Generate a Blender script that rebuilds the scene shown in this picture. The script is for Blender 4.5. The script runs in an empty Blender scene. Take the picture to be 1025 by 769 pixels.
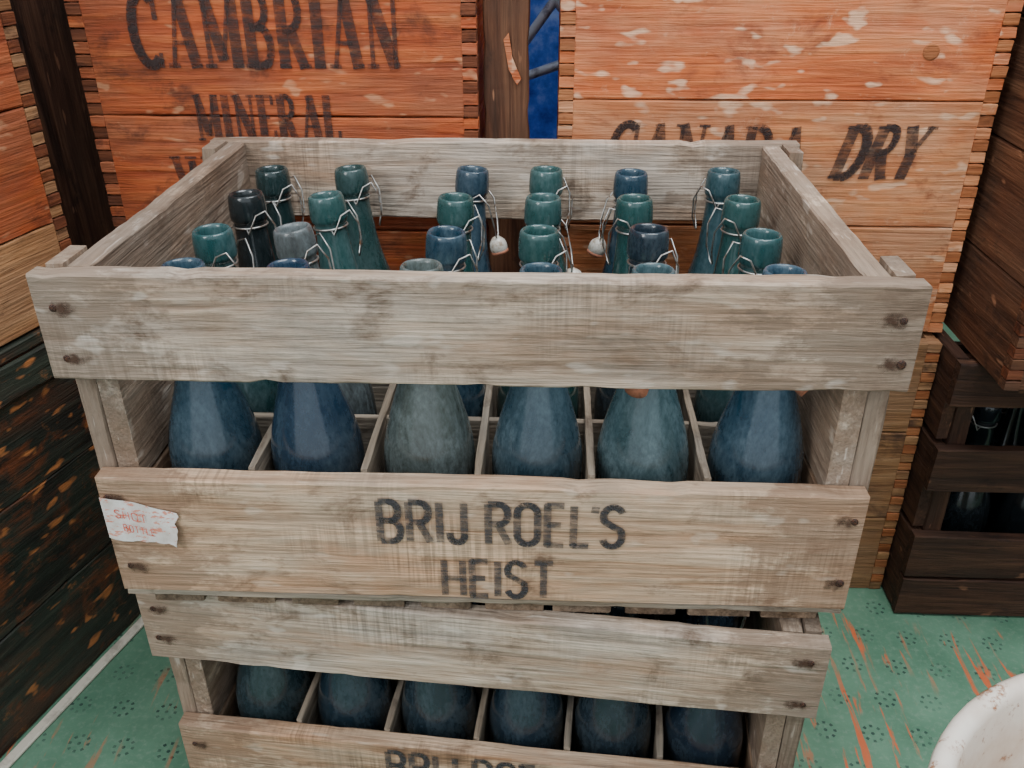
import bpy, math, random
from mathutils import Vector, Matrix, noise
random.seed(4)
COL=bpy.context.scene.collection

# ------------------------------------------------------------------ node helpers
class NT:
    def __init__(s,name):
        s.m=bpy.data.materials.new(name); s.m.use_nodes=True
        s.t=s.m.node_tree; s.t.nodes.clear()
        s.out=s.t.nodes.new("ShaderNodeOutputMaterial")
    def n(s,k): return s.t.nodes.new(k)
    def put(s,sock,v):
        if isinstance(v,bpy.types.NodeSocket): s.t.links.new(v,sock)
        elif isinstance(v,(tuple,list)):
            v=tuple(v)
            if len(sock.default_value)==4 and len(v)==3: v=v+(1,)
            sock.default_value=v
        else: sock.default_value=v
    def attr(s,name,vec=True):
        a=s.n("ShaderNodeAttribute"); a.attribute_name=name
        return a.outputs["Vector"] if vec else a.outputs["Fac"]
    def obj(s): return s.n("ShaderNodeTexCoord").outputs["Object"]
    def mapp(s,v,scale=(1,1,1),rot=(0,0,0),loc=(0,0,0)):
        a=s.n("ShaderNodeMapping"); s.put(a.inputs["Vector"],v)
        a.inputs["Scale"].default_value=scale; a.inputs["Rotation"].default_value=rot; a.inputs["Location"].default_value=loc
        return a.outputs[0]
    def noise(s,v,scale=1,detail=5,rough=.55,dist=0):
        a=s.n("ShaderNodeTexNoise"); s.put(a.inputs["Vector"],v)
        a.inputs["Scale"].default_value=scale;a.inputs["Detail"].default_value=detail
        a.inputs["Roughness"].default_value=rough;a.inputs["Distortion"].default_value=dist
        return a.outputs["Fac"]
    def ramp(s,f,stops):
        a=s.n("ShaderNodeValToRGB"); s.put(a.inputs[0],f); e=a.color_ramp.elements
        while len(e)<len(stops): e.new(.5)
        for el,(p,c) in zip(e,stops):
            el.position=p
            el.color=(c,c,c,1) if not isinstance(c,(tuple,list)) else tuple(c)+(1,)
        return a.outputs[0]
    def mix(s,f,a,b,blend='MIX'):
        m=s.n("ShaderNodeMix"); m.data_type='RGBA'; m.blend_type=blend
        s.put(m.inputs[0],f); s.put(m.inputs[6],a); s.put(m.inputs[7],b); return m.outputs[2]
    def math(s,op,a,b=0,c=0):
        m=s.n("ShaderNodeMath"); m.operation=op
        s.put(m.inputs[0],a); s.put(m.inputs[1],b); s.put(m.inputs[2],c); return m.outputs[0]
    def bump(s,h,strength=.4,dist=.001):
        b=s.n("ShaderNodeBump"); s.put(b.inputs["Height"],h); b.inputs["Strength"].default_value=strength
        b.inputs["Distance"].default_value=dist; return b.outputs[0]
    def bsdf(s,**k):
        b=s.n("ShaderNodeBsdfPrincipled")
        for kk,v in k.items(): s.put(b.inputs[kk.replace("_"," ")],v)
        return b
    def done(s,sh): s.t.links.new(sh if isinstance(sh,bpy.types.NodeSocket) else sh.outputs[0],s.out.inputs[0]); return s.m

def wood(name,dark,mid,light,grey=(.3,.28,.25),grey_amt=.5,stain=(.05,.03,.02),stain_lo=.6,scratch=None,scr_lo=.64,rough=.75,grain_c=.55,spec=.3,patch=None,patch_amt=.6,scr_amt=.75,ends=None,patch_lo=.48,s3lo=.63,saw=False,soot=None):
    N=NT(name); gc=N.attr("gc"); sd=N.attr("seed",False)
    g1=N.noise(N.mapp(gc,(5,75,75)),1,5,.62,.7)
    g2=N.noise(N.mapp(gc,(14,420,420)),1,3,.6)
    bl=N.noise(N.mapp(gc,(9,16,16)),1,5,.62)
    st=N.noise(N.mapp(gc,(17,30,30),loc=(3,5,7)),1,6,.7,.4)
    c=N.ramp(g1,[(.30,dark),(.48,mid),(.68,light)])
    c=N.mix(N.math('MULTIPLY',N.ramp(bl,[(.42,0),(.6,1)]),grey_amt),c,grey)
    if patch:
        pt=N.noise(N.mapp(gc,(6,22,22),loc=(9,2,4)),1,5,.65,.3)
        c=N.mix(N.ramp(pt,[(patch_lo,0),(patch_lo+.18,patch_amt)]),c,patch)
    if saw:
        w1=N.noise(N.mapp(gc,(420,14,14),rot=(0,0,.08)),1,2,.5); wm=N.ramp(N.noise(N.mapp(gc,(5,9,9),loc=(6,6,1)),1,3,.6),[(.50,0),(.62,.7)])
        c=N.mix(wm,c,N.mix(1,c,N.ramp(w1,[(.40,.62),(.58,1.25)]),'MULTIPLY'))
    if soot:
        so=N.noise(N.mapp(gc,(11,20,20),loc=(2,12,5)),1,6,.74,.2)
        c=N.mix(N.ramp(so,[(.50,0),(.72,soot)]),c,(.10,.075,.055))
    c=N.mix(grain_c,c,N.ramp(g2,[(.3,.35),(.6,1.0)]),'MULTIPLY')
    c=N.mix(N.ramp(st,[(stain_lo,0),(stain_lo+.14,.85)]),c,stain)
    if ends:
        sp=N.n("ShaderNodeSeparateXYZ");N.put(sp.inputs[0],N.obj())
        e=N.math('ADD',N.math('MULTIPLY',N.math('ABSOLUTE',sp.outputs[0]),2.2),N.math('MULTIPLY',N.noise(N.mapp(gc,(20,40,40),loc=(1,8,3)),1,5,.72),1.0))
        c=N.mix(N.ramp(e,[(.50,0),(.92,0),(1.25,.65)]),c,ends)
    if scratch:
        s1=N.noise(N.mapp(gc,(30,170,60),rot=(0,0,.7)),1,2,.5)
        s2=N.noise(N.mapp(gc,(22,260,60),rot=(0,0,-.35),loc=(4,1,0)),1,2,.5)
        f=N.math('MAXIMUM',N.ramp(s1,[(scr_lo,0),(scr_lo+.06,1)]),N.ramp(s2,[(scr_lo+.01,0),(scr_lo+.07,1)]))
        if s3lo:
            s3=N.noise(N.mapp(gc,(26,60,28)),1,8,.85)
            f=N.math('MAXIMUM',f,N.ramp(s3,[(s3lo,0),(s3lo+.14,.7)]))
        c=N.mix(N.math('MULTIPLY',f,scr_amt),c,scratch)
    v=N.math('MULTIPLY_ADD',sd,.4,.8)
    c=N.mix(1,c,v,'MULTIPLY')
    h=N.math('ADD',g1,N.math('MULTIPLY',g2,.5)); h=N.math('ADD',h,N.math('MULTIPLY',st,.5))
    b=N.bsdf(Base_Color=c,Roughness=rough,Normal=N.bump(h,.9,.0025)); b.inputs["Specular IOR Level"].default_value=spec
    return N.done(b)

M_pale=wood("weathered_pale_wood",(.24,.165,.115),(.46,.35,.26),(.62,.51,.40),grey=(.42,.37,.315),grey_amt=.65,stain=(.10,.062,.04),stain_lo=.54,patch=(.33,.195,.115),patch_amt=.65,patch_lo=.47,scratch=(.64,.57,.49),scr_lo=.66,scr_amt=.35,ends=(.17,.12,.085),grain_c=.65,s3lo=0,saw=True,soot=.5)
M_warm=wood("weathered_warm_wood",(.25,.135,.07),(.48,.315,.20),(.63,.46,.32),grey=(.44,.355,.27),grey_amt=.5,stain=(.11,.06,.035),stain_lo=.55,patch=(.43,.225,.12),patch_amt=.6,scratch=(.60,.50,.40),scr_lo=.67,scr_amt=.3,ends=(.20,.12,.075),grain_c=.6,s3lo=0,saw=True,soot=.4)
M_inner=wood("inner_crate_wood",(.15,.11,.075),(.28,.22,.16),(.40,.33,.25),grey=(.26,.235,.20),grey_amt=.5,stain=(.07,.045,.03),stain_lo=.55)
M_slat=wood("dark_grimy_slats",(.09,.055,.03),(.19,.125,.08),(.30,.21,.14),grey=(.17,.135,.10),grey_amt=.5,stain=(.04,.025,.015),stain_lo=.52)
M_orange=wood("orange_stained_wood",(.30,.055,.018),(.44,.095,.028),(.53,.15,.046),grey=(.34,.12,.06),grey_amt=.65,stain=(.10,.03,.016),stain_lo=.54,scratch=(.62,.32,.17),scr_lo=.655,grain_c=.55,patch=(.22,.048,.02),patch_amt=.7,scr_amt=.5,s3lo=.60,soot=.25)
M_orange2=wood("faded_orange_wood",(.46,.14,.05),(.62,.23,.09),(.70,.32,.145),grey=(.60,.33,.19),grey_amt=.65,stain=(.24,.075,.035),stain_lo=.565,scratch=(.78,.54,.36),scr_lo=.635,grain_c=.5,patch=(.42,.12,.045),patch_amt=.6,scr_amt=.5,s3lo=.585,soot=.15)
M_orange3=wood("bright_orange_wood",(.44,.09,.027),(.58,.15,.046),(.66,.23,.085),grey=(.58,.25,.13),grey_amt=.65,stain=(.22,.058,.027),stain_lo=.565,scratch=(.80,.54,.35),scr_lo=.625,grain_c=.5,patch=(.38,.08,.028),patch_amt=.6,scr_amt=.6,s3lo=.58,soot=.15)
M_brown=wood("dark_brown_wood",(.045,.018,.010),(.115,.045,.022),(.20,.09,.045),grey=(.09,.05,.032),grey_amt=.4,stain=(.02,.012,.01),stain_lo=.57,scratch=(.36,.17,.09),scr_lo=.69)
M_dark=wood("blackened_brown_wood",(.025,.011,.007),(.062,.027,.016),(.12,.055,.03),grey=(.055,.033,.023),grey_amt=.4,stain=(.012,.008,.007),stain_lo=.57,scratch=(.26,.12,.065),scr_lo=.69,scr_amt=.6)
M_tan=wood("tan_brown_wood",(.20,.085,.035),(.34,.165,.07),(.46,.25,.12),grey=(.25,.14,.08),stain=(.06,.03,.02),stain_lo=.55)
M_trunk=wood("chipped_black_paint",(.010,.010,.009),(.022,.022,.018),(.055,.055,.04),grey=(.03,.042,.03),grey_amt=.6,stain=(.15,.045,.018),stain_lo=.52,scratch=(.46,.17,.055),scr_lo=.65,rough=.5,s3lo=.585,patch=(.10,.035,.018),patch_amt=.6)
M_joint=wood("end_grain_dark",(.07,.020,.009),(.17,.048,.019),(.27,.085,.032),grey=(.13,.042,.02),stain=(.03,.012,.008),stain_lo=.54)
M_jointb=wood("end_grain_brown",(.20,.055,.02),(.36,.12,.042),(.50,.20,.08),grey=(.32,.12,.05),stain=(.07,.025,.012),stain_lo=.55)

def simple(name,col,rough=.5,metal=0,bumps=None,var=None):
    N=NT(name); o=N.obj(); c=col
    if var: c=N.mix(N.ramp(N.noise(o,var[0],5,.65),[(var[2],0),(var[2]+.15,1)]),col,var[1])
    b=N.bsdf(Base_Color=c,Roughness=rough,Metallic=metal)
    if bumps: N.put(b.inputs["Normal"],N.bump(N.noise(o,bumps,4),.4,.001))
    return N.done(b)
M_nail=simple("rusty_nail",(.05,.03,.025),.7,.5,var=(600,(.16,.06,.03),.5))
M_wire=simple("bail_wire",(.46,.46,.44),.38,.85,var=(200,(.25,.13,.07),.52))
M_porc=simple("porcelain_stopper",(.58,.56,.50),.3,var=(180,(.34,.27,.20),.48))
M_rubber=simple("perished_rubber",(.42,.16,.09),.7,var=(200,(.25,.1,.06),.5))
def stainmat():
    N=NT("rust_stain");g=N.attr("gc")
    ln=N.n("ShaderNodeVectorMath");ln.operation='LENGTH';N.put(ln.inputs[0],N.mapp(g,(.6,1,1)))
    f=N.math('ADD',N.math('MULTIPLY',ln.outputs["Value"],80),N.math('MULTIPLY',N.noise(N.obj(),220,4,.7),1.1))
    f=N.ramp(f,[(.62,.9),(1.05,0)])
    tr=N.n("ShaderNodeBsdfTransparent");b=N.bsdf(Base_Color=(.06,.028,.015),Roughness=.85)
    m=N.n("ShaderNodeMixShader");N.put(m.inputs[0],f);N.t.links.new(tr.outputs[0],m.inputs[1]);N.t.links.new(b.outputs[0],m.inputs[2])
    return N.done(m.outputs[0])
M_stain=stainmat()

def lettering(name,col,lo=.42,hi=.62,scale=130,mx=1.0):
    N=NT(name); o=N.obj()
    f=N.ramp(N.noise(N.mapp(o,(.6,1,1.6)),scale,5,.75),[(lo,mx),(hi,.15)])
    g=N.ramp(N.noise(N.mapp(o,(.2,1,5)),scale,3,.6),[(.35,1),(.75,.5)])
    f=N.math('MULTIPLY',f,g)
    tr=N.n("ShaderNodeBsdfTransparent"); b=N.bsdf(Base_Color=col,Roughness=.8)
    m=N.n("ShaderNodeMixShader"); N.put(m.inputs[0],f); N.t.links.new(tr.outputs[0],m.inputs[1]); N.t.links.new(b.outputs[0],m.inputs[2])
    return N.done(m.outputs[0])
M_ink=lettering("worn_stencil_ink",(.040,.038,.042),.45,.69,130,.9)
M_ink2=lettering("worn_black_print",(.035,.020,.018),.46,.70,90,.9)
M_red=lettering("red_pen",(.60,.07,.03),.55,.8,200)

def glass():
    N=NT("dusty_blue_green_glass"); o=N.obj(); oi=N.n("ShaderNodeObjectInfo")
    ofs=N.n("ShaderNodeVectorMath"); ofs.operation='ADD'; N.put(ofs.inputs[0],o)
    cx=N.n("ShaderNodeCombineXYZ"); r=N.math('MULTIPLY',oi.outputs["Random"],20)
    for i in range(3): N.put(cx.inputs[i],r)
    N.put(ofs.inputs[1],cx.outputs[0]); v=ofs.outputs[0]
    base=oi.outputs["Color"]
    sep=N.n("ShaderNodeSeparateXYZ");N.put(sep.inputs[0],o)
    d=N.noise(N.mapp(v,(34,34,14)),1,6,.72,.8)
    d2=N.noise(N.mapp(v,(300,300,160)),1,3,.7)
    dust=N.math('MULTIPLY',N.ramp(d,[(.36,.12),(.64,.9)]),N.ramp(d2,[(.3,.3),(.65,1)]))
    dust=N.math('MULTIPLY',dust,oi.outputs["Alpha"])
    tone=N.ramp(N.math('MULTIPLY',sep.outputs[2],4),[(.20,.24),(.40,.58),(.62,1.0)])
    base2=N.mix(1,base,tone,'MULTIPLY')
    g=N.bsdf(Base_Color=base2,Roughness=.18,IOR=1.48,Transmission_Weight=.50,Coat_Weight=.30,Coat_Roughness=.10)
    dc=N.mix(.42,base2,(.18,.235,.255)); 
    dd=N.bsdf(Base_Color=dc,Roughness=.52)
    m=N.n("ShaderNodeMixShader"); N.put(m.inputs[0],dust); N.t.links.new(g.outputs[0],m.inputs[1]); N.t.links.new(dd.outputs[0],m.inputs[2])
    return N.done(m.outputs[0])
M_glass=glass()

# ------------------------------------------------------------------ mesh builder
class B:
    def __init__(s): s.v=[];s.f=[];s.m=[];s.gc=[];s.sd=[];s.sm=[];s.mats=[]
    def mi(s,m):
        if m not in s.mats: s.mats.append(m)
        return s.mats.index(m)
    def plank(s,x0,x1,y0,y1,z0,z1,ax,mat,jit=.0007,bev=.0014,chip=.0015,M=None,step=.011,sd=None):
        lo=[x0,y0,z0];hi=[x1,y1,z1];a='xyz'.index(ax);u,w=[(1,2),(0,2),(0,1)][a]
        L=hi[a]-lo[a];n=max(2,int(L/step));sd=random.random() if sd is None else sd;so=Vector((sd*37.1,sd*13.3,sd*21.7))
        bev=min(bev,(hi[u]-lo[u])*.3,(hi[w]-lo[w])*.3)
        cs=[(lo[u]+bev,lo[w],0,-1),(hi[u]-bev,lo[w],0,-1),(hi[u],lo[w]+bev,1,0),(hi[u],hi[w]-bev,1,0),(hi[u]-bev,hi[w],0,1),(lo[u]+bev,hi[w],0,1),(lo[u],hi[w]-bev,-1,0),(lo[u],lo[w]+bev,-1,0)]
        cu=(hi[u]-lo[u]);cw=(hi[w]-lo[w]);base=len(s.v);mi=s.mi(mat);k=len(cs)
        wide_u=cu>cw
        for i in range(n+1):
            t=lo[a]+L*i/n; 
            eb=bev*.6 if i in(0,n) else 0
            for j,(pu,pw,nu,nw) in enumerate(cs):
                e=noise.noise_vector(Vector((t*28,j*3.7,sd*50)))*jit
                c=[0,0,0];c[a]=t+(e.x*1.5 if i in(0,n) else 0)
                side=1 if (pu-(lo[u]+hi[u])/2 if wide_u else pw-(lo[w]+hi[w])/2)>0 else -1
                ch=max(0,noise.noise(Vector((t*45,side*9.1,sd*80)))-.25)*chip*3
                wv=noise.noise(Vector((t*7,side*4.1,sd*31)))*chip*.8
                qu=pu+e.y;qw=pw+e.z
                if wide_u: qu-=side*(ch-wv*1); qw+=(-nw if nw else 0)*eb
                else: qw-=side*(ch-wv*1); qu+=(-nu if nu else 0)*eb
                c[u]=qu;c[w]=qw
                p=Vector(c); g=Vector((t,qu-lo[u],qw-lo[w]))+so
                s.v.append(M@p if M else p);s.gc.append(g);s.sd.append(sd)
        for i in range(n):
            for j in range(k):
                q=(base+i*k+j,base+i*k+(j+1)%k,base+(i+1)*k+(j+1)%k,base+(i+1)*k+j)
                s.f.append(q if a!=1 else q[::-1]);s.m.append(mi);s.sm.append(False)
        e0=tuple(base+j for j in range(k));e1=tuple(base+n*k+j for j in range(k))
        s.f+= [e0[::-1],e1] if a!=1 else [e0,e1[::-1]]; s.m+=[mi,mi];s.sm+=[False,False]
    def lathe(s,prof,seg,mats,M=None,smooth=True):
        base=len(s.v);n=len(prof)
        for r,z in prof:
            for i in range(seg):
                a=2*math.pi*i/seg;p=Vector((r*math.cos(a),r*math.sin(a),z));s.v.append(M@p if M else p);s.gc.append(p);s.sd.append(.5)
        for j in range(n-1):
            mm=s.mi(mats[j] if isinstance(mats,list) else mats)
            for i in range(seg):
                k=(i+1)%seg;s.f.append((base+j*seg+i,base+j*seg+k,base+(j+1)*seg+k,base+(j+1)*seg+i));s.m.append(mm);s.sm.append(smooth)
    def tube(s,pts,r,mat,seg=6,closed=False):
        pts=[Vector(p) for p in pts];base=len(s.v);n=len(pts);mi=s.mi(mat)
        for i,p in enumerate(pts):
            if closed: t=(pts[(i+1)%n]-pts[i-1])
            else: t=(pts[min(i+1,n-1)]-pts[max(i-1,0)])
            t.normalize();ref=Vector((0,0,1)) if abs(t.z)<.9 else Vector((1,0,0));a=t.cross(ref).normalized();b=t.cross(a)
            for k in range(seg):
                g=2*math.pi*k/seg;q=p+a*r*math.cos(g)+b*r*math.sin(g);s.v.append(q);s.gc.append(q);s.sd.append(.5)
        for i in range(n if closed else n-1):
            for k in range(seg):
                i2=(i+1)%n;s.f.append((base+i*seg+k,base+i*seg+(k+1)%seg,base+i2*seg+(k+1)%seg,base+i2*seg+k));s.m.append(mi);s.sm.append(True)
        if not closed:
            s.f.append(tuple(base+k for k in range(seg)));s.f.append(tuple(base+(n-1)*seg+k for k in range(seg))[::-1]);s.m+=[mi,mi];s.sm+=[False,False]
    def flat(s,pts,mat,M=None):
        base=len(s.v)
        for p in pts: q=Vector(p); s.v.append(M@q if M else q);s.gc.append(q);s.sd.append(.5)
        s.f.append(tuple(range(base,base+len(pts))));s.m.append(s.mi(mat));s.sm.append(False)
    def nail(s,p,d='y',r=.0026):
        R={'y':Matrix.Rotation(math.pi/2,4,'X'),'z':Matrix.Identity(4),'x':Matrix.Rotation(math.pi/2,4,'Y')}[d]
        s.lathe([(0.0001,.0009),(r*.7,.0009),(r,.0003),(r,-.002)],10,M_nail,Matrix.Translation(p)@R)
    def mesh(s,name,recalc=True):
        me=bpy.data.meshes.new(name);me.from_pydata([tuple(v) for v in s.v],[],s.f)
        for m in s.mats: me.materials.append(m)
        me.polygons.foreach_set("material_index",s.m);me.polygons.foreach_set("use_smooth",s.sm)
        a=me.attributes.new("gc",'FLOAT_VECTOR','POINT');a.data.foreach_set("vector",[c for g in s.gc for c in g])
        a=me.attributes.new("seed",'FLOAT','POINT');a.data.foreach_set("value",s.sd)
        me.validate();me.update()
        import bmesh
        bm=bmesh.new();bm.from_mesh(me);bmesh.ops.recalc_face_normals(bm,faces=bm.faces);bm.to_mesh(me);bm.free()
        return me
    def obj(s,name,parent=None,loc=(0,0,0),rz=0):
        return link(name,s.mesh(name),parent,loc,rz)
def link(name,me,parent=None,loc=(0,0,0),rz=0):
    o=bpy.data.objects.new(name,me);COL.objects.link(o);o.location=loc;o.rotation_euler=(0,0,rz)
    if parent: o.parent=parent
    return o

# ------------------------------------------------------------------ lettering (own stroke font)
def arc(cx,cy,rx,ry,a0,a1,n=8): return [(cx+rx*math.cos(math.radians(a0+(a1-a0)*i/n)),cy+ry*math.sin(math.radians(a0+(a1-a0)*i/n))) for i in range(n+1)]
SANS={
'B':(.42,[[(0,0),(0,1)],[(0,1),(.24,1)]+arc(.24,.76,.16,.24,90,-90,6)+[(0,.52)],[(0,.52),(.26,.52)]+arc(.26,.26,.17,.26,90,-90,6)+[(0,0)]]),
'R':(.42,[[(0,0),(0,1)],[(0,1),(.24,1)]+arc(.24,.75,.17,.25,90,-90,6)+[(0,.5)],[(.2,.5),(.42,0)]]),
'I':(.02,[[(0.01,0),(0.01,1)]]),
'J':(.30,[[(.3,1),(.3,.16)]+arc(.15,.16,.15,.16,0,-180,6)+[(0,.26)]]),
'O':(.42,[[(0,.3),(0,.7)]+arc(.21,.78,.21,.22,180,0,8)+[(.42,.3)]+arc(.21,.22,.21,.22,0,-180,8)+[(0,.3)]]),
'E':(.34,[[(.34,1),(0,1),(0,0),(.34,0)],[(0,.52),(.28,.52)]]),
'L':(.32,[[(0,1),(0,0),(.32,0)]]),
'S':(.40,[arc(.20,.76,.20,.24,20,180,7)+[(.02,.64),(.2,.52),(.38,.4)]+arc(.20,.24,.20,.24,0,-165,8)]),
'H':(.40,[[(0,0),(0,1)],[(.4,0),(.4,1)],[(0,.5),(.4,.5)]]),
'T':(.40,[[(0,1),(.4,1)],[(.2,1),(.2,0)]]),
"'":(-.12,[[(-.08,1.0),(-.10,.84)]]),
' ':(.10,[])}
SERIF={
'C':(.62,[(1,arc(.34,.5,.30,.47,50,180,8)+arc(.34,.5,.30,.47,180,310,8)),(.5,[(.56,.62),(.56,1)]),(.4,[(.56,0),(.56,.2)])],[]),
'A':(.70,[(.45,[(.1,0),(.35,1)]),(1.1,[(.35,1),(.6,0)]),(.4,[(.19,.33),(.5,.33)])],[(.1,0),(.6,0)]),
'M':(.84,[(.5,[(.12,0),(.12,1)]),(1.1,[(.12,1),(.42,.1)]),(.45,[(.42,.1),(.70,1)]),(1.1,[(.72,0),(.72,1)])],[(.12,0),(.72,0),(.1,1),(.74,1)]),
'B':(.60,[(1.1,[(.12,0),(.12,1)]),(.75,[(.12,.97),(.32,.97)]+arc(.32,.76,.17,.21,90,-90,6)+[(.12,.53)]),(.8,[(.12,.53),(.34,.53)]+arc(.34,.28,.2,.25,90,-90,6)+[(.12,.03)])],[(.08,0),(.08,1)]),
'R':(.64,[(1.1,[(.12,0),(.12,1)]),(.75,[(.12,.97),(.32,.97)]+arc(.32,.74,.18,.23,90,-90,6)+[(.12,.5)]),(1,[(.3,.5),(.54,0)])],[(.12,0),(.08,1),(.56,0)]),
'I':(.28,[(1.1,[(.14,0),(.14,1)])],[(.14,0),(.14,1)]),
'N':(.74,[(.45,[(.12,0),(.12,1)]),(1.15,[(.12,1),(.6,0)]),(.45,[(.62,0),(.62,1)])],[(.12,0),(.08,1),(.62,1)]),
'E':(.56,[(1.1,[(.12,0),(.12,1)]),(.45,[(.12,.97),(.5,.97),(.5,.78)]),(.45,[(.12,.52),(.38,.52)]),(.45,[(.12,.03),(.52,.03),(.52,.24)])],[(.08,0),(.08,1),]),
'L':(.54,[(1.1,[(.12,0),(.12,1)]),(.45,[(.12,.03),(.5,.03),(.5,.24)])],[(.12,1),(.08,0)]),
'W':(.9,[(1.1,[(.1,1),(.28,0)]),(.45,[(.28,0),(.45,.9)]),(1.1,[(.45,.9),(.62,0)]),(.45,[(.62,0),(.8,1)])],[(.1,1),(.45,1),(.8,1)]),
'T':(.6,[(1.1,[(.3,0),(.3,1)]),(.45,[(.04,.78),(.04,.97),(.56,.97),(.56,.78)])],[(.3,0)]),
'S':(.5,[(.9,arc(.25,.75,.18,.22,20,180,7)+[(.1,.62),(.25,.52),(.4,.4)]+arc(.25,.25,.18,.22,0,-165,8))],[]),
'D':(.68,[(1.1,[(.12,0),(.12,1)]),(.7,[(.12,.97),(.28,.97)]),(1,arc(.28,.5,.32,.47,90,-90,10)),(.7,[(.28,.03),(.12,.03)])],[(.08,0),(.08,1)]),
'Y':(.66,[(1.1,[(.08,1),(.33,.48)]),(.5,[(.58,1),(.33,.48)]),(1.1,[(.33,.48),(.33,0)])],[(.08,1),(.58,1),(.33,0)]),
' ':(.25,[],[])}
def text(name,string,x0,x1,z0,z1,font,mat,parent,y,wt=.13,slant=0,gap=.14,rise=0):
    H=z1-z0;gl=[font[c] for c in string];tot=sum(g[0] for g in gl)+gap*(len(gl)-1)
    sx=(x1-x0)/(tot);V=[];F=[];lay=[0]
    def P(x,zz,cx): 
        X=x0+(cx+x)*sx; return (X+slant*zz*H, y-lay[0]*1e-6, z0+zz*H+rise*(X-x0))
    def poly(pts,cx):
        b=len(V);V.extend(P(a,c,cx) for a,c in pts);F.append(tuple(range(b,b+len(pts))));lay[0]+=1
    asp=H/sx
    cx=0
    for c,g in zip(string,gl):
        strokes=[(1,p) for p in g[1]] if font is SANS else g[1]
        for wgt,pl in strokes:
            w=wt*wgt/2
            for i in range(len(pl)-1):
                (ax,az),(bx,bz)=pl[i],pl[i+1]
                dx=(bx-ax)/asp;dz=bz-az;l=math.hypot(dx,dz)
                if l<1e-6: continue
                nx,nz=-dz/l*w,dx/l*w
                poly([(ax+nx*asp,az+nz),(ax-nx*asp,az-nz),(bx-nx*asp,bz-nz),(bx+nx*asp,bz+nz)],cx)
            for (ax,az) in pl[1:-1]:
                poly([(ax+w*asp*math.cos(k*math.pi/4),az+w*math.sin(k*math.pi/4)) for k in range(8)],cx)
        if font is SERIF:
            for (ax,az) in g[2]:
                az=az-.03 if az>.5 else az+.03
                poly([(ax-.13,az-.03),(ax+.13,az-.03),(ax+.13,az+.03),(ax-.13,az+.03)],cx)
        cx+=g[0]+gap
    me=bpy.data.meshes.new(name);me.from_pydata(V,[],F);me.materials.append(mat)
    o=bpy.data.objects.new(name,me);COL.objects.link(o);o.parent=parent;return o

# ------------------------------------------------------------------ bottle crates
SK=.008                  # double bottom thickness
H=.2717; D=.3587
def crate(loc,rz,k=1.0,sds=(None,None),tx=0,tz=0):
    b=B()
    for (y0,y1,sgn) in ((0,.016,-1),(D-.016,D,1)):
        b.plank(-.281*k,.281*k,y0,y1,H-.0754,H,'x',M_pale,chip=.0018,sd=sds[0] if sgn<0 else None)
        b.plank(-.273*k,.273*k,y0,y1,.012,H-.1563,'x',M_warm,chip=.0016,sd=sds[1] if sgn<0 else None)
        yy=y0-.0003 if sgn<0 else y1+.0003
        for sx in(-1,1):
            for zz in (H-.020,H-.056,H-.176,H-.236):
                p=Vector((sx*(.270-(.006 if zz<H-.1 else 0)+random.uniform(-.003,.003))*k,yy,zz+random.uniform(-.004,.004)))
                b.nail(p,r=random.uniform(.0022,.0034))
                if sgn<0:
                    cnt=12;b.flat([(.024*math.cos(i*2*math.pi/cnt),0,.010*math.sin(i*2*math.pi/cnt)) for i in range(cnt)],M_stain,Matrix.Translation(p+Vector((-sx*.006,-.0011,0))))
    for sx in(-1,1):
        xa,xb=sorted((sx*.246*k,sx*.263*k));
        b.plank(xa,xb,.0165,D-.0165,.103,H-.001,'y',M_pale,chip=.001)
        b.plank(xa,xb,.0165,D-.0165,.012,.101,'y',M_warm)
        xa,xb=sorted((sx*.2633*k,sx*.2775*k))
        for y0 in (.0163,D-.0163-.034):
            b.plank(xa,xb,y0,y0+.034,.012,H+.0005,'z',M_pale)
    for i in range(5):
        x=(-.164+.082*i)*k;b.plank(x-.0028,x+.0028,.0165,D-.0165,.0125,.117,'y',M_inner,bev=.0006,chip=.001)
    for i in range(3):
        y=.016+.0817*(i+1);b.plank(-.2455*k,.2455*k,y-.0028,y+.0028,.0125,.113,'x',M_inner,bev=.0006,chip=.001)
    n=10
    for i in range(n):
        x=(-.262+.524*(i+.5)/n)*k;w_=random.uniform(.019,.0235)
        b.plank(x-w_,x+w_,.010,D-.010,-SK+.0005,.0045,'y',M_slat,chip=.002)
    for y0 in (.002,D-.04,D/2-.02):
        b.plank(-.271*k,.271*k,y0,y0+.038,.0052,.0119,'x',M_inner,chip=.0018)
    o=b.obj("wooden_bottle_crate",None,loc,rz)
    text("stencil_brij_roels","BRIJ ROEL'S",-.070*k+tx,.1045*k+tx,.067+tz,.102+tz,SANS,M_ink,o,-.0013,wt=.16,gap=.2)
    text("stencil_heist","HEIST",-.025*k+tx,.0560*k+tx,.017+tz,.050+tz,SANS,M_ink,o,-.0013,wt=.16,gap=.2)
    return o
HB=H+SK
ZU=HB+SK
top=crate((0,0,ZU),0,sds=(.37,.72))
LOWP=(-.009,.002,SK);LOWR=math.radians(-4.6)
low=crate(LOWP,LOWR,.968,sds=(.81,.55),tx=-.007,tz=.008)

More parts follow.
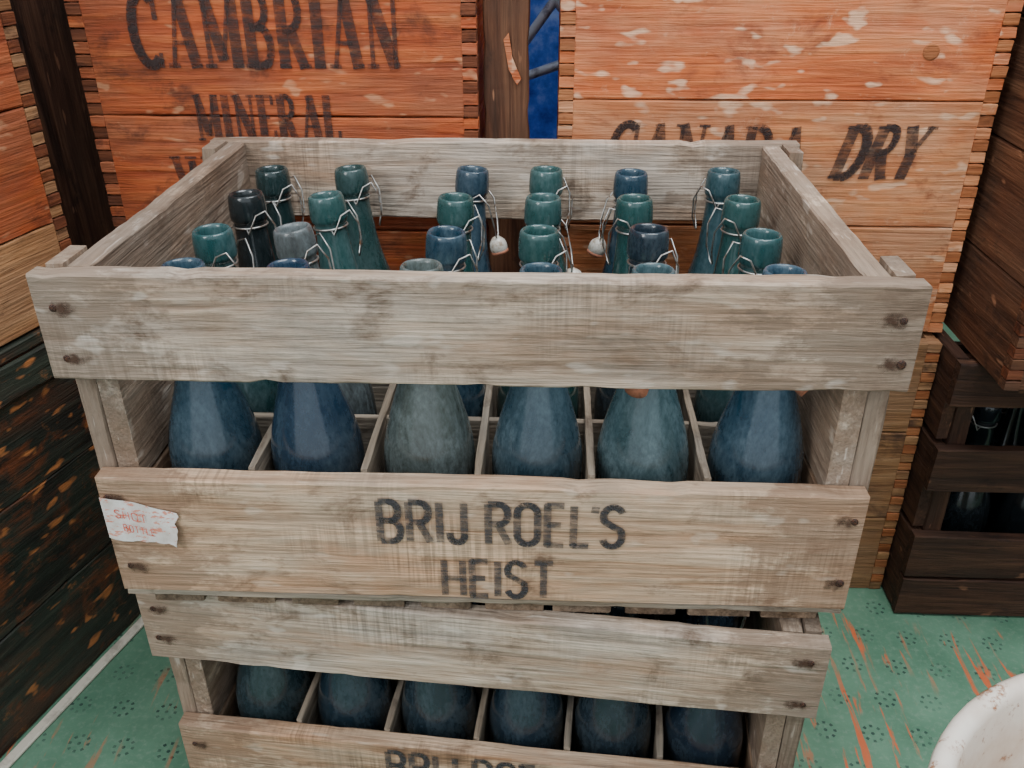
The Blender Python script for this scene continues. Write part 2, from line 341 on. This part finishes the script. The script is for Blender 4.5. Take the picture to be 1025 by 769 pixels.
# ------------------------------------------------------------------ swing-top bottles
def bottle_mesh(kind):
    b=B();T=.243
    out=[(.0001,.004),(.020,.003),(.030,.0),(.0335,.004),(.0345,.010),(.0338,.030),(.0338,.060),(.0347,.080),(.0348,.092),(.0337,.104),(.0308,.118),(.0266,.133),(.0220,.148),(.0185,.163),(.0163,.178),(.0148,.194),(.0138,.206),(.0135,.2175),(.0141,.2195),(.0155,.2210),(.0160,.2235),(.0158,.2330),(.0153,.2385),(.0147,.2415),(.0136,.2430),(.0124,.2426),(.0114,.2400)]
    inn=[(.0108,.230),(.0103,.206),(.0112,.190),(.0128,.176),(.0150,.163),(.0185,.148),(.0232,.133),(.0274,.118),(.0302,.104),(.0314,.092),(.0312,.08),(.0306,.05),(.0308,.014),(.028,.008),(.0001,.009)]
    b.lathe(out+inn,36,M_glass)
    zc=.2155
    b.tube([(.0146*math.cos(a*math.pi/10),.0146*math.sin(a*math.pi/10),zc) for a in range(20)],.0009,M_wire,closed=True)
    if kind==0:
        for s in(-1,1):
            b.tube([(s*.0150,0,zc),(s*.0172,.001,zc+.002),(s*.0175,.010,zc+.008),(s*.0155,.019,zc-.002),(s*.011,.0245,zc-.022),(s*.006,.0265,zc-.034),(0,.027,zc-.036)],.0008,M_wire)
        Mx=Matrix.Translation((0,.028,zc-.043))@Matrix.Rotation(.35,4,'X')
        b.lathe([(.0001,.008),(.0035,.008),(.0055,.006),(.0075,.0035),(.0084,0),(.0084,-.004),(.0078,-.0055)],16,M_porc,Mx)
        b.lathe([(.0078,-.0055),(.0084,-.006),(.0084,-.008),(.005,-.0095),(.0001,-.0095)],16,M_rubber,Mx)
    else:
        k=.85 if kind==1 else 1.0
        for s in(-1,1):
            b.tube([(s*.0150,0,zc),(s*.0178,.002,zc-.004),(s*.0178,.012*k,zc+.012),(s*.0155,.021*k,zc+.015),(s*.012,.028*k,zc+.002),(s*.009,.028*k,zc-.016),(s*.004,.024*k,zc-.028),(0,.0235*k,zc-.030)],.0008,M_wire)
        if kind==2:
            Mx=Matrix.Translation((0,.027,zc-.050))@Matrix.Rotation(1.2,4,'X')
            b.lathe([(.0001,.008),(.0035,.008),(.0055,.006),(.0075,.003),(.0084,0),(.0084,-.004),(.0001,-.0055)],16,M_rubber,Mx)
    return b.mesh("swing_top_bottle")
BM=[bottle_mesh(k) for k in range(3)]
tips=[[(-.206,.062),(-.134,.065),(-.040,.068),(.044,.062),(.120,.065),(.210,.066)],
[(-.211,.134),(-.155,.147),(-.029,.136),(.041,.142),(.125,.152),(.209,.139)],
[(-.214,.229),(-.147,.230),(-.031,.224),(.043,.226),(.119,.226),(.210,.227)],
[(-.213,.305),(-.142,.318),(-.023,.314),(.045,.318),(.122,.303),(.208,.316)]]
def bcol(r,c):
    pal=[(.008,.055,.10),(.012,.075,.095),(.014,.10,.105),(.008,.045,.085),(.020,.105,.10)]
    k=list(pal[(r*7+c*3+r*c)%5]);al=random.uniform(.45,.85)
    if (r,c)==(0,2): k=[.07,.09,.075];al=1.3
    if (r,c)==(0,0): k=[.006,.055,.10];al=.7
    if (r,c)==(0,1): k=[.006,.045,.10];al=.6
    if (r,c)==(0,3): k=[.012,.065,.105];al=.9
    if (r,c)==(1,1): k=[.09,.10,.10];al=1.3
    if (r,c)==(2,0): k=[.006,.012,.014];al=.3
    if (r,c)==(3,0): k=[.008,.035,.035];al=.4
    if (r,c)==(3,1): k=[.012,.06,.055];al=.6
    if (r,c)==(0,4): k=[.035,.105,.125];al=1.15
    if (r,c)==(0,5): k=[.008,.065,.12];al=.85
    if (r,c)==(1,4): k=[.008,.025,.045];al=.5
    return (*k,al)
def bottle(x,y,z,tx,ty,rot,kind,col):
    o=bpy.data.objects.new("swing_top_bottle",BM[kind]);COL.objects.link(o)
    d=Vector((tx-x,ty-y,.243)).normalized()
    q=Vector((0,0,1)).rotation_difference(d)
    o.matrix_world=Matrix.Translation((x,y,z))@q.to_matrix().to_4x4()@Matrix.Rotation(rot,4,'Z')
    o.color=col;return o
RT={(3,0):(-80,1),(3,1):(-80,1),(3,2):(-95,0),(3,3):(-85,1),(3,4):(95,0),(3,5):(75,1),
    (2,0):(-85,1),(2,1):(-75,1),(2,2):(-80,1),(2,3):(-95,0),(2,4):(100,1),(2,5):(95,1),
    (1,0):(-100,1),(1,1):(-80,1),(1,2):(-85,1),(1,3):(-80,1),(1,4):(-95,1),(1,5):(90,1),
    (0,0):(-30,0),(0,1):(20,1),(0,2):(160,1),(0,3):(10,1),(0,4):(160,2),(0,5):(-130,2)}
for r in range(4):
    for c in range(6):
        x=-.205+.082*c;y=.0568+.0817*r
        tx,ty=tips[r][c];tx=x+(tx-x)*.9;ty=y+max(-.006,min(.012,ty-y))*.9
        rt,kd=RT[(r,c)]
        bottle(x,y,ZU+.0126,tx,ty,math.radians(rt),kd,bcol(r,c))
ML=Matrix.Translation(LOWP)@Matrix.Rotation(LOWR,4,'Z')
for r in range(4):
    for c in range(6):
        p=ML@Vector(((-.205+.082*c)*.968,.0568+.0817*r,.0126))
        bottle(p.x,p.y,p.z,p.x+random.uniform(-.003,.003),p.y+random.uniform(-.002,.003),random.uniform(0,6.28),random.choice([0,1,2]),(.006,.022+random.random()*.015,.045+random.random()*.02,random.uniform(.4,.7)))

# ------------------------------------------------------------------ paper label on the crate
def label():
    N=NT("torn_paper_label");o=N.obj()
    c=N.ramp(N.noise(o,60,5,.7),[(.35,(.72,.70,.68)),(.7,(.50,.45,.40))])
    c=N.mix(N.ramp(N.noise(N.mapp(o,(1,1,2.2)),130,5,.7),[(.53,0),(.59,.85)]),c,(.62,.17,.09))
    m=N.done(N.bsdf(Base_Color=c,Roughness=.7))
    V=[];F=[];nx,nz=16,10
    for j in range(nz+1):
        for i in range(nx+1):
            u=i/nx;v=j/nz
            x=-.2715+u*.054;zt=.1005-.006*u-.007*u*u;zb=.064-.006*u-.0012*math.sin(u*6)
            z=zb+(zt-zb)*v
            if i==nx: x+=-.003*(1-v)+.0025*noise.noise(Vector((v*5,1,2)))
            if j==0: z+=.0015*noise.noise(Vector((u*9,3,2)))
            yy=-.0024-.006*max(0,u-.65)**2*6*(1-v)-.0006*math.sin(u*11)
            V.append((x,yy,z))
    for j in range(nz):
        for i in range(nx):
            a=j*(nx+1)+i;F.append((a,a+1,a+nx+2,a+nx+1))
    me=bpy.data.meshes.new("paper_label");me.from_pydata(V,[],F);me.materials.append(m)
    for p in me.polygons:p.use_smooth=True
    o=bpy.data.objects.new("paper_label",me);COL.objects.link(o);o.parent=top
    text("label_writing","SHOT",-.262,-.240,.084,.091,SANS,M_red,top,-.0038,wt=.12,gap=.25,rise=-.2)
    text("label_price","BOTTLE",-.258,-.236,.072,.078,SANS,M_red,top,-.0038,wt=.12,gap=.25,rise=-.2)
label()

# ------------------------------------------------------------------ finger-jointed boxes
def joint_box(name,w,d,h,boards,mats,mside,parent=None,loc=(0,0,0),rz=0,tooth=.0115,jm=None,t=.014,sd=None):
    b=B();zs=[0]+boards+[h];jm=jm or M_joint
    for k in range(len(zs)-1):
        m=mats[k%len(mats)]
        b.plank(t,w-t,0,t,zs[k]+.0006,zs[k+1]-.0006,'x',m,jit=.0004,chip=.0006,step=.02)
        b.plank(t,w-t,d-t,d,zs[k]+.0006,zs[k+1]-.0006,'x',mside,jit=.0004,chip=.0006,step=.03)
        for x0 in(0,w-t):
            b.plank(x0,x0+t,t,d-t,zs[k]+.0006,zs[k+1]-.0006,'y',mats[k%len(mats)],jit=.0004,chip=.0006,step=.03)
    n=int(h/tooth)
    for i in range(n):
        z0=h*i/n;z1=h*(i+1)/n
        kk=sum(1 for q in boards if q<z0)
        sdd=random.uniform(.3,.7)
        for x0,x1 in((0,t),(w-t,w)):
            pr=random.uniform(-.001,.0014)
            fm=mats[kk%len(mats)] if i%2==0 else jm
            b.plank(x0,x1,-pr if i%2 else 0,t,z0+.0003,z1-.0003,'x',fm,jit=.0006,chip=.0006,bev=.0009,step=.006,sd=sdd+x0)
            b.plank(x0,x1,d-t,d,z0+.0004,z1-.0004,'x',fm,jit=.0005,chip=.0004,bev=.0008,step=.01)
    b.plank(t,w-t,t,d-t,.001,.011,'x',mside);b.plank(t,w-t,t,d-t,h-.014,h-.003,'x',mside)
    return b.obj(name,parent,loc,rz)
YB=.385;DZ=2*SK
cam_box=joint_box("mineral_water_crate",.390,.30,.455,[.105,.222,.335],[M_orange],M_brown,loc=(-.415,YB,.335+DZ))
text("print_title","CAMBRIAN",.060,.318,.268,.338,SERIF,M_ink2,cam_box,-.0016,wt=.14,gap=.10)
text("print_mineral","MINERAL",.108,.253,.198,.243,SERIF,M_ink2,cam_box,-.0016,wt=.16,gap=.12)
text("print_waters","WATERS",.075,.283,.135,.182,SERIF,M_ink2,cam_box,-.0016,wt=.16,gap=.12)
joint_box("wooden_box",.375,.30,.33+DZ,[.12,.24],[M_brown,M_orange],M_brown,loc=(-.405,YB+.004,0))
can_box=joint_box("ginger_ale_crate",.418,.30,.46,[.118,.243,.36],[M_orange2,M_orange2,M_orange3],M_brown,loc=(.055,YB,.332+DZ),jm=M_jointb)
text("print_canada","CANADA",.050,.240,.176,.222,SERIF,M_ink2,can_box,-.0016,wt=.18,gap=.10,slant=.12,rise=-.02)
text("print_dry","DRY",.270,.352,.168,.220,SERIF,M_ink2,can_box,-.0016,wt=.19,gap=.06,slant=.25)
bb=B();bb.lathe([(.0001,.0006),(.006,.0006),(.0075,.0002),(.008,-.001)],20,M_jointb,Matrix.Translation((.345,-.0004,.288))@Matrix.Rotation(math.pi/2,4,'X'));bb.obj("wood_knot",can_box)
joint_box("wooden_box",.407,.30,.328+DZ,[.11,.23],[M_tan],M_brown,loc=(.062,YB-.018,0),jm=M_jointb)

# left stack (faces turned to the right)
RZ=math.radians(-15.4)
b=B()
hh=.368+DZ;b.plank(-.014,0,-.75,0,0.0005,.12,'y',M_trunk);b.plank(-.014,0,-.75,0,.121,.245,'y',M_trunk);b.plank(-.014,0,-.75,0,.246,hh,'y',M_trunk)
b.plank(-.35,-.0145,-.75,-.736,.0005,hh,'x',M_trunk);b.plank(-.35,-.0145,-.014,0,.0005,hh,'x',M_trunk);b.plank(-.364,-.3505,-.75,0,.0005,hh,'y',M_trunk)
b.plank(-.366,.004,-.754,.003,hh,hh+.012,'y',M_trunk,chip=.002)
b.plank(.0,.006,-.75,0,.33+DZ,.366+DZ,'y',M_trunk)
b.obj("painted_wooden_trunk",None,(-.430,.320,0),RZ)
def side_box(name,loc,rz,L,h,boards,mats):
    b=B();zs=[0]+boards+[h];t=.014;w=.33
    for k in range(len(zs)-1):
        m=mats[k%len(mats)]
        b.plank(-t,0,-L+t,-t,zs[k]+.0006,zs[k+1]-.0006,'y',m,jit=.0004,chip=.0008,step=.02)
        b.plank(-w,-w+t,-L,0,zs[k]+.0006,zs[k+1]-.0006,'y',m,step=.05)
        b.plank(-w+t,-t,-t,0,zs[k]+.0006,zs[k+1]-.0006,'x',m,step=.04);b.plank(-w+t,-t,-L,-L+t,zs[k]+.0006,zs[k+1]-.0006,'x',m,step=.04)
    n=int(h/.0115)
    for i in range(n):
        z0=h*i/n;z1=h*(i+1)/n
        for y0 in(-t,-L): b.plank(-t,random.uniform(0,.001) if i%2 else 0,y0,y0+t,z0+.0003,z1-.0003,'y',M_joint if i%2 else mats[0],jit=.0005,bev=.0008,step=.006,sd=random.uniform(.1,.5))
    b.plank(-w+t,-t,-L+t,-t,h-.014,h-.003,'y',mats[0]);b.plank(-w+t,-t,-L+t,-t,.001,.011,'y',mats[0])
    return b.obj(name,None,loc,rz)
side_box("orange_wooden_box",(-.430,.320,.3815+DZ),RZ,.48,.42,[.09,.20,.31],[M_tan,M_orange,M_orange,M_orange])
b=B()
for i in range(5): b.plank(-.95+.1*i,-.95+.1*i+.0985,.46,.478,.02,1.3,'z',M_dark,chip=.0005,step=.05)
b.plank(-.95,-.935,.4785,.80,.001,1.3,'z',M_dark,step=.05);b.plank(-.4665,-.4515,.4785,.80,.001,1.3,'z',M_dark,step=.05)
b.plank(-.96,-.44,.452,.81,1.3,1.32,'x',M_dark);b.plank(-.95,-.45,.462,.80,.0008,.0195,'x',M_dark);b.plank(-.9345,-.467,.79,.80,.02,1.3,'z',M_dark,step=.05)
b.obj("gap_darkening_cabinet")  # made-up cabinet, added behind the left boxes so their gap looks dark

# right stack: open bottle crate with brown box on top
b=B();X0,X1,Y0,Y1=.472,.80,.322,.60;h2=.328+DZ
for z0,z1 in((.002,.056),(.060,.118),(.182,.236),(.290,h2-.002)):
    for y0 in(Y0,Y1-.014): b.plank(X0,X1,y0,y0+.014,z0,z1,'x',M_dark,chip=.002)
for z0,z1 in((.002,.118),(.124,.236),(.242,h2-.002)):
    for x0 in(X0,X1-.014): b.plank(x0,x0+.014,Y0+.0145,Y1-.0145,z0,z1,'y',M_dark,chip=.002)
for x0 in(X0+.0145,X1-.035):
    for y0 in(Y0+.0145,Y1-.035): b.plank(x0,x0+.02,y0,y0+.02,.002,h2-.006,'z',M_dark)
b.plank(X0+.0145,X1-.0145,Y0+.0145,Y1-.0145,.002,.012,'x',M_dark)
b.obj("dark_slatted_crate")
for i in range(3):
    for j in range(2): bottle(.553+.078*i,.40+.080*j,.0125,.553+.078*i,.40+.080*j,1.0+i,1,(.005,.010,.016,.3))
joint_box("brown_wooden_box",.33,.36,.42,[.10,.21,.32],[M_brown],M_brown,loc=(.488,.262,h2),rz=0)

# things in the gap between the back boxes
b=B();b.plank(-.024,.022,.40,.418,.001,.84,'z',M_brown,chip=.002);
po=b.obj("dark_wooden_post",None,(.004,0,0),0)
b=B();b.flat([(-.004,.3975,.628+DZ),(.001,.3975,.600+DZ),(.010,.3975,.586+DZ),(.014,.3975,.592+DZ),(.009,.3975,.603+DZ),(.004,.3975,.615+DZ),(.001,.3975,.634+DZ)],M_orange3)
b.obj("orange_paint_mark",po)
def bluepaint():
    N=NT("cobalt_blue_paint");c=N.ramp(N.noise(N.obj(),30,5,.65),[(.3,(.02,.05,.32)),(.5,(.06,.16,.62)),(.68,(.25,.38,.75))])
    return N.done(N.bsdf(Base_Color=c,Roughness=.3))
M_blue=bluepaint();M_steel=simple("grey_steel",(.42,.50,.62),.4,.2,var=(60,(.18,.2,.28),.5))
b=B()
for x in(-.11,.19):
    for y in(.56,.72): b.plank(x,x+.02,y,y+.02,.001,1.25,'z',M_blue,chip=0,jit=.0002)
for z in(.1,.42,.90,1.10): b.plank(-.11,.21,.56,.74,z,z+.012,'x',M_blue,chip=0,jit=.0002)
b.plank(-.09,.19,.725,.735,.05,1.2,'x',M_blue,chip=0,jit=.0002,step=.05)
for (a,c) in((.12,.62),(.62,.12),(.45,.85),(.85,.45),(.60,1.0),(1.0,.60),(.78,1.2),(1.2,.78),(.52,.62)):
    b.tube([(-.10,.555,a),(.20,.555,c)],.006,M_steel,8)
b.obj("blue_metal_shelving",None,(0,.14,0))

# ------------------------------------------------------------------ white enamel tub
def enamel():
    N=NT("chipped_white_enamel");o=N.obj()
    c=N.ramp(N.noise(o,14,5,.6),[(.35,(.60,.47,.37)),(.6,(.80,.75,.67))])
    c=N.mix(N.ramp(N.noise(N.mapp(o,(1,1,1),loc=(2,2,2)),38,6,.7),[(.57,0),(.63,1)]),c,(.34,.15,.07))
    return N.done(N.bsdf(Base_Color=c,Roughness=.3))
M_en=enamel()
b=B();R=.165;h=.300+DZ
prof=[(.0001,.004),(R*.72,.004),(R*.75,0),(R*.77,.01),(R*.86,h*.55),(R*.95,h-.016),(R*.96,h-.012)]+[(R*.985+.0075*math.cos(math.radians(a)),h-.0075+.0075*math.sin(math.radians(a))) for a in range(-90,181,30)]+[(R*.93,h-.016),(R*.84,h*.55),(R*.75,.014),(.0001,.012)]
b.lathe(prof,64,M_en)
b.obj("white_enamel_tub",None,(.429,-.227,0))

# ------------------------------------------------------------------ room
def floor_mat():
    N=NT("green_perforated_linoleum");o=N.obj()
    sx=N.n("ShaderNodeSeparateXYZ");N.put(sx.inputs[0],N.mapp(o,(1,1,1),rot=(0,0,.06)))
    s=.048
    row=N.math('FLOOR',N.math('DIVIDE',sx.outputs[1],s))
    xo=N.math('ADD',N.math('DIVIDE',sx.outputs[0],s),N.math('MULTIPLY',row,.5))
    u=N.math('SUBTRACT',N.math('FRACT',xo),.5);v=N.math('SUBTRACT',N.math('FRACT',N.math('DIVIDE',sx.outputs[1],s)),.5)
    r=N.math('SQRT',N.math('ADD',N.math('MULTIPLY',u,u),N.math('MULTIPLY',v,v)));a=N.math('ARCTAN2',v,u)
    ring=N.math('LESS_THAN',N.math('ABSOLUTE',N.math('SUBTRACT',r,.20)),.034)
    spk=N.math('GREATER_THAN',N.math('COSINE',N.math('MULTIPLY',a,8)),.25)
    dot=N.math('LESS_THAN',r,.040)
    f=N.math('MAXIMUM',N.math('MULTIPLY',ring,spk),dot)
    wear=N.ramp(N.noise(o,35,4,.7),[(.42,1),(.62,.3)])
    c=N.ramp(N.noise(o,9,6,.65),[(.3,(.07,.175,.11)),(.7,(.14,.285,.19))])
    c=N.mix(N.ramp(N.noise(N.mapp(o,(160,160,160)),1,3,.7),[(.5,0),(.75,.35)]),c,(.28,.38,.30))
    c=N.mix(N.math('MULTIPLY',N.math('MULTIPLY',f,wear),.9),c,(.015,.045,.04))
    s1=N.noise(N.mapp(o,(90,9,1),rot=(0,0,.55)),1,4,.6,.5);big=N.ramp(N.noise(N.mapp(o,(1,1,1),loc=(.3,.1,0)),5,3,.5),[(.45,0),(.56,1)])
    sc=N.math('MULTIPLY',N.ramp(s1,[(.565,0),(.62,.9)]),big)
    c=N.mix(sc,c,(.62,.13,.045))
    b=N.bsdf(Base_Color=c,Roughness=.42);N.put(b.inputs["Normal"],N.bump(N.noise(o,120,3),.15,.001))
    return N.done(b)
M_wall=simple("shop_wall_plaster",(.16,.13,.11),.8,var=(4,(.11,.09,.08),.5),bumps=60)
def boxm(name,x0,x1,y0,y1,z0,z1,mat):
    me=bpy.data.meshes.new(name)
    V=[(x,y,z) for x in(x0,x1) for y in(y0,y1) for z in(z0,z1)]
    me.from_pydata(V,[],[(0,1,3,2),(4,6,7,5),(0,4,5,1),(2,3,7,6),(0,2,6,4),(1,5,7,3)]);me.materials.append(mat)
    o=bpy.data.objects.new(name,me);COL.objects.link(o);return o
boxm("floor",-1.4,1.6,-1.6,1.3,-.03,0,floor_mat())
boxm("wall_back",-1.4,1.6,1.2,1.3,0,2.4,M_wall)
boxm("wall_left",-1.5,-1.4,-1.6,1.3,0,2.4,M_wall)
boxm("wall_right",1.6,1.7,-1.6,1.3,0,2.4,M_wall)
M_strip=simple("worn_cream_strip",(.62,.58,.48),.5,var=(40,(.40,.36,.30),.5))
b=B();b.plank(.006,.018,-.9,.25,.0003,.005,'y',M_strip,jit=.0002,chip=.0003)
b.obj("trim_1",None,(-.430,.320,0),RZ)

# ------------------------------------------------------------------ light
w=bpy.data.worlds.new("daylight");bpy.context.scene.world=w;w.use_nodes=True
bg=w.node_tree.nodes["Background"];bg.inputs[0].default_value=(.87,.94,1,1);bg.inputs[1].default_value=1.35
def area(name,loc,target,size,size_y,energy,col):
    l=bpy.data.lights.new(name,'AREA');l.shape='RECTANGLE';l.size=size;l.size_y=size_y;l.energy=energy;l.color=col
    o=bpy.data.objects.new(name,l);COL.objects.link(o);o.location=loc
    o.rotation_euler=(Vector(target)-Vector(loc)).to_track_quat('-Z','Y').to_euler();return o
area("window_light",(-1.15,-1.3,1.7),(0,.1,.35),.7,1.1,28,(1,.99,.98))
area("skylight",(.45,-.1,2.2),(.1,.15,.4),1.2,1.0,38,(.96,.98,1))

# ------------------------------------------------------------------ camera (solved from the crate geometry)
yaw,pitch,roll,f=-.0468,.5035,-.0038,.9014
cy,sy,cp,sp=math.cos(yaw),math.sin(yaw),math.cos(pitch),math.sin(pitch)
fwd=Vector((sy*cp,cy*cp,-sp));right=Vector((cy,-sy,0));up=right.cross(fwd)
r2=right*math.cos(roll)+up*math.sin(roll);u2=up*math.cos(roll)-right*math.sin(roll)
cam=bpy.data.cameras.new("camera");cam.sensor_width=36;cam.lens=f*1000/1025*36;cam.clip_start=.02
co=bpy.data.objects.new("camera",cam);COL.objects.link(co)
m=Matrix((( r2.x,u2.x,-fwd.x,.0501),(r2.y,u2.y,-fwd.y,-.5156),(r2.z,u2.z,-fwd.z,.2115+ZU+H),(0,0,0,1)))
co.matrix_world=m
bpy.context.scene.camera=co
